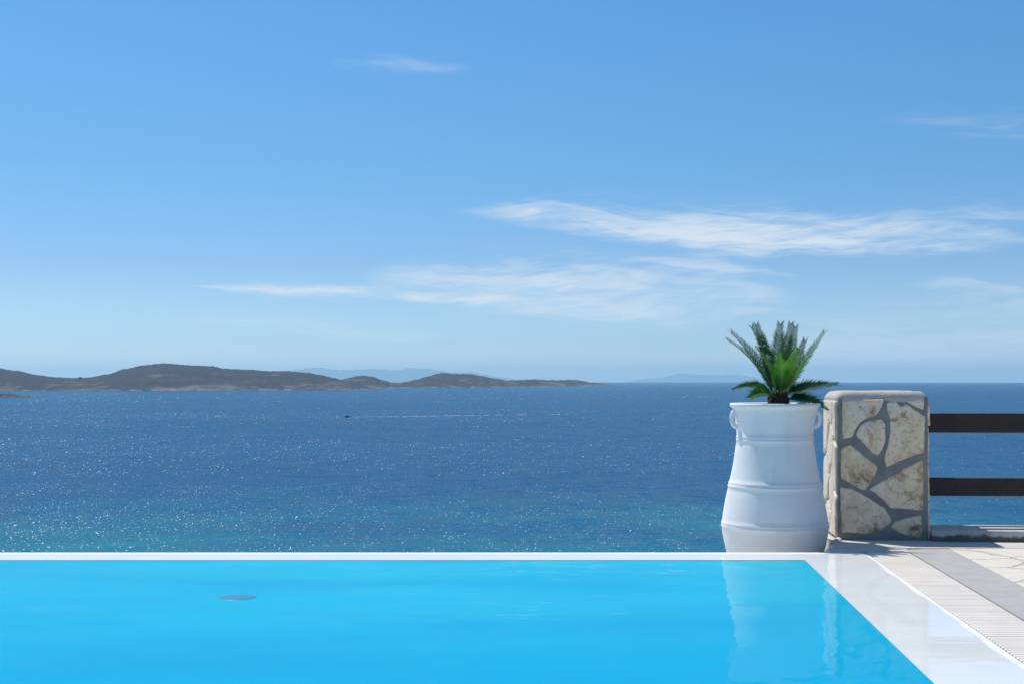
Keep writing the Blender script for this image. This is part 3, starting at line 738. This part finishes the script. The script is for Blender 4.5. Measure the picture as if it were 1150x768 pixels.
def frond(P0, P1, P2, P3, wid, mat, seed, up=None, brown=0.0, rise=0.5, cnt=52):
    """a rachis along a Bezier with two ranks of narrow stiff leaflets set in a V"""
    rnd = random.Random(seed); P = [Vector(p) for p in (P0, P1, P2, P3)]
    def at(s): return P[0] * (1 - s) ** 3 + P[1] * 3 * s * (1 - s) ** 2 + P[2] * 3 * s * s * (1 - s) + P[3] * s ** 3
    pts = [at(i / 16) for i in range(17)]
    bm = bmesh.new(); tube(bm, pts, [0.0052 * (1 - 0.75 * i / 16) for i in range(17)], 6)
    for f in bm.faces: f.material_index = 0
    up = Vector(up).normalized() if up else Vector((0, 0, 1))
    for i in range(cnt):
        s = 0.20 + 0.80 * (i / (cnt - 1)) ** 0.92
        p = at(min(s, 0.995)); tg = (at(min(s + .02, 1)) - at(max(s - .02, 0))).normalized()
        side = tg.cross(up).normalized(); nrm = side.cross(tg).normalized()
        sp = (s - 0.20) / 0.80; env = max(0.40, math.sin(math.pi * (0.17 + 0.80 * sp ** 0.9))) ** 0.75
        for sg in (-1, 1):
            L = 1.28 * wid * env * rnd.uniform(0.86, 1.1)
            fw = 0.55 + 0.85 * max(0, (s - .45) / .55)
            d = (side * sg * 1.0 + tg * fw + nrm * (rise + rnd.uniform(-.10, .10))).normalized()
            w = tg * (0.0045 if s < .85 else 0.0036)
            e = p + d * L * 0.55; tip = p + d * L + (tg * 0.10 - nrm * 0.10 - Vector((0, 0, .06))) * L
            b0 = bm.verts.new(p - w * .7); b1 = bm.verts.new(p + w * .7); m0 = bm.verts.new(e - w); m1 = bm.verts.new(e + w); tp = bm.verts.new(tip)
            mi = 2 if (brown and s > 1 - brown and rnd.random() < 0.8) else 1
            for fc in (bm.faces.new((b0, b1, m1, m0)), bm.faces.new((m0, m1, tp))): fc.material_index = mi
    return link('frond', bm, [M_rachis, mat, M_brown], palm)
# fronds in the palm's own frame (metres; x right, y away, z up); outlines read from the photograph, depth spread round the crown
c0 = Vector((530, 700)); kx = sc / 6.4
def Q(x, z, y): return Vector(((x - c0.x) * kx, y, (c0.y - z) * kx))
B = lambda dx=0, dy=0: Vector((0.02 * dx, 0.02 * dy, 0.105))
FR = [  # (mid control, late control, tip, leaflet length, material, up hint, dry tip)
 (Q(470, 590, -.04), Q(390, 360, -.09), Q(140, 210, -.13), .080, M_leaf, (0.55, -.45, .75), .16),
 (Q(470, 560, .05), Q(400, 330, .10), Q(212, 152, .14), .088, M_leaf, (0.5, -.6, .65), .07),
 (Q(505, 520, .07), Q(470, 290, .12), Q(362, 112, .14), .075, M_leaf, (0.45, -.8, .4), 0),
 (Q(510, 500, .12), Q(470, 280, .20), Q(412, 92, .24), .070, M_leaf, (0.25, -.95, .3), 0),
 (Q(535, 500, .10), Q(550, 280, .17), Q(577, 88, .20), .078, M_leaf, (0.05, -1, .25), 0),
 (Q(545, 500, .06), Q(600, 300, .10), Q(640, 88, .12), .066, M_leaf, (-.2, -.9, .3), 0),
 (Q(560, 520, .12), Q(665, 320, .19), Q(694, 108, .22), .066, M_leaf, (-.35, -.9, .35), 0),
 (Q(600, 560, -.04), Q(690, 380, -.08), Q(836, 158, -.10), .076, M_young_lit, (-.6, -.5, .7), 0),
 (Q(590, 540, .10), Q(690, 380, .17), Q(760, 205, .20), .070, M_leaf, (-.5, -.65, .6), 0),
 # fronds leaning to the viewer, brighter
 (Q(510, 560, -.08), Q(440, 380, -.16), Q(330, 265, -.20), .085, M_young_lit, (.5, -.2, .85), 0),
 (Q(530, 570, -.10), Q(515, 450, -.22), Q(470, 320, -.30), .075, M_young_lit, (.15, .3, .9), 0),
 (Q(545, 560, -.10), Q(560, 420, -.20), Q(612, 285, -.26), .080, M_young_lit, (-.15, .2, .95), 0),
 (Q(560, 570, -.07), Q(630, 450, -.14), Q(715, 325, -.18), .075, M_young_lit, (-.4, 0, .9), 0),
 # low arching fronds
 (Q(450, 570, -.03), Q(330, 500, -.05), Q(205, 560, -.03), .070, M_leaf, (0, -.5, 1), 0),
 (Q(460, 610, -.08), Q(390, 545, -.14), Q(300, 615, -.16), .085, M_young_lit, (0, -.7, .8), 0),
 (Q(600, 600, -.02), Q(740, 530, -.04), Q(945, 525, .0), .085, M_leaf, (0, -.6, .9), 0),
 (Q(620, 650, -.05), Q(740, 600, -.09), Q(862, 705, -.05), .080, M_leaf, (0, -.6, .9), 0),
 # back of the crown
 (Q(560, 560, .12), Q(640, 450, .25), Q(690, 450, .33), .07, M_leaf, (-.3, -.3, .9), 0),
]
for i, (b, c, d, wd, mt, up, br) in enumerate(FR):
    v = Vector((d.x, d.y, 0)); v = v.normalized() if v.length > 0 else v
    frond(Vector((v.x * .03, v.y * .03, 0.095)), b, c, d, wd, mt, i, up, br)

# ------------------------------------------------------------------ round fitting in the pool
fx, fy = (267 - 575) / FPX * 7.50, 7.50
bm = bmesh.new(); lathe(bm, [(0.102, -0.03), (0.102, 0.002), (0.098, 0.0042), (0.075, 0.0048), (0.04, 0.0052), (0.0005, 0.0052)], 40)
o = link('pool_fitting', bm, M_fit, smooth=True, loc=(fx, fy, 0.0)); tag(o, 'round blue grey fitting just breaking the pool surface', 'pool fitting')

# ------------------------------------------------------------------ small things on the sea
def sea_at(u, v):
    d = (CAM_H - SEA_Z) * FPX / (v - EYE); return Vector(((u - 575) / FPX * d, d, SEA_Z - d * d / (2 * RE)))
M_hull = mat_simple('dark_hull', (0.02, 0.022, 0.03), (0.03, 0.03, 0.04), 2.0, 0.4)
M_foam = mat_simple('foam', (0.5, 0.54, 0.57), (0.38, 0.43, 0.48), 0.2, 0.8)
p = sea_at(390, 468); boat = empty('motorboat', p, 0.0); tag(boat, 'tiny dark motorboat speeding left with a long white wake', 'boat')
bm = bmesh.new(); secs = []
for s in range(9):
    f = s / 8; w = 0.95 * (1 - max(0, f - .45) ** 2 * 3.2); kz = 0.02 + 0.35 * f * f
    secs.append([bm.verts.new((2.2 - 4.4 * f, yy * w, zc)) for yy, zc in ((-1, .75 + .25 * f), (-.8, .15 + kz * .5), (0, -.15 + kz), (.8, .15 + kz * .5), (1, .75 + .25 * f))])
for A_, B_ in zip(secs, secs[1:]):
    for i in range(4): bm.faces.new((A_[i], A_[i + 1], B_[i + 1], B_[i]))
    bm.faces.new((A_[0], B_[0], B_[4], A_[4]))
bm.faces.new(secs[0])
link('hull', bm, M_hull, boat)
bm = bmesh.new(); box(bm, -0.7, 0.5, -0.55, 0.55, 0.85, 1.55, 0.15, 2); link('console', bm, M_hull, boat)
bm = bmesh.new(); box(bm, 2.15, 2.6, -0.25, 0.25, 0.2, 1.25, 0.08, 2); link('outboard_motor', bm, M_hull, boat)
bm = bmesh.new(); pts0 = []
p2 = sea_at(665, 464.2)
N = 160
for i in range(N):
    f = i / (N - 1); f2 = (i + 1) / (N - 1)
    if mnoise.noise(Vector((i * 0.31, 0, 2))) + 0.35 - 0.55 * f < 0: continue
    a = Vector((p.x + 2.4, p.y, p.z)).lerp(p2, f); b = Vector((p.x + 2.4, p.y, p.z)).lerp(p2, f2)
    w = (0.3 + 0.9 * f) * random.uniform(.5, 1.1)
    vs = [bm.verts.new(q) for q in (a + Vector((0, -w, .06)), b + Vector((0, -w, .06)), b + Vector((0, 0, .25)), a + Vector((0, 0, .25)), b + Vector((0, w, .06)), a + Vector((0, w, .06)))]
    bm.faces.new((vs[0], vs[1], vs[2], vs[3])); bm.faces.new((vs[3], vs[2], vs[4], vs[5]))
wk = link('wake', bm, M_foam); wk['kind'] = 'stuff'; wk['label'] = 'thin white wake trailing right of the motorboat'
# rocky islet at the left
q = sea_at(2, 445.5); bm = bmesh.new(); rows = []
for i in range(121):
    f = i / 120; x = -44 + 100 * f; row = []
    for j in range(25):
        g = j / 24; y = -16 + 32 * g
        e = max(0.0, math.sin(math.pi * g)) ** 0.6 * min(1, f * 8, (1 - f) * 10)
        n = mnoise.fractal(Vector((x * 0.11, y * 0.16, 4.0)), 0.7, 2.1, 5)
        row.append(bm.verts.new((q.x + x, q.y + y, q.z - 1.2 + e * max(0.2, (7.2 * (1 - f) ** 1.1 + 1.6) * (1 + 0.75 * n)))))
    rows.append(row)
for A_, B_ in zip(rows, rows[1:]):
    for j in range(24): bm.faces.new((A_[j], A_[j + 1], B_[j + 1], B_[j]))
o = link('rock_islet', bm, M_rock); tag(o, 'low dark rock islet at the left in front of the long island', 'rocks')
# small chapel on the saddle of the long island
M_house = mat_simple('stone_house', (0.12, 0.11, 0.10), (0.10, 0.09, 0.08), 1, .9)
d = 3900; hx = (90.5 - 575) / FPX * d; hz_ = CAM_H + (EYE - 424.6) / FPX * d
h = empty('stone_house', (hx, d - 5, hz_)); tag(h, 'tiny dark stone house on the saddle of the long island', 'house')
bm = bmesh.new(); box(bm, -3.5, 3.5, -2.5, 2.5, -4, 3.0); link('wall', bm, M_house, h)
bm = bmesh.new()
for x in (-3.7, 3.7): pass
vs = [bm.verts.new(c) for c in ((-3.7, -2.8, 3.0), (3.7, -2.8, 3.0), (3.7, 2.8, 3.0), (-3.7, 2.8, 3.0), (-3.7, 0, 4.6), (3.7, 0, 4.6))]
for ix in ((0, 1, 5, 4), (2, 3, 4, 5), (0, 4, 3), (1, 2, 5), (0, 3, 2, 1)): bm.faces.new([vs[i] for i in ix])
link('roof', bm, M_house, h)
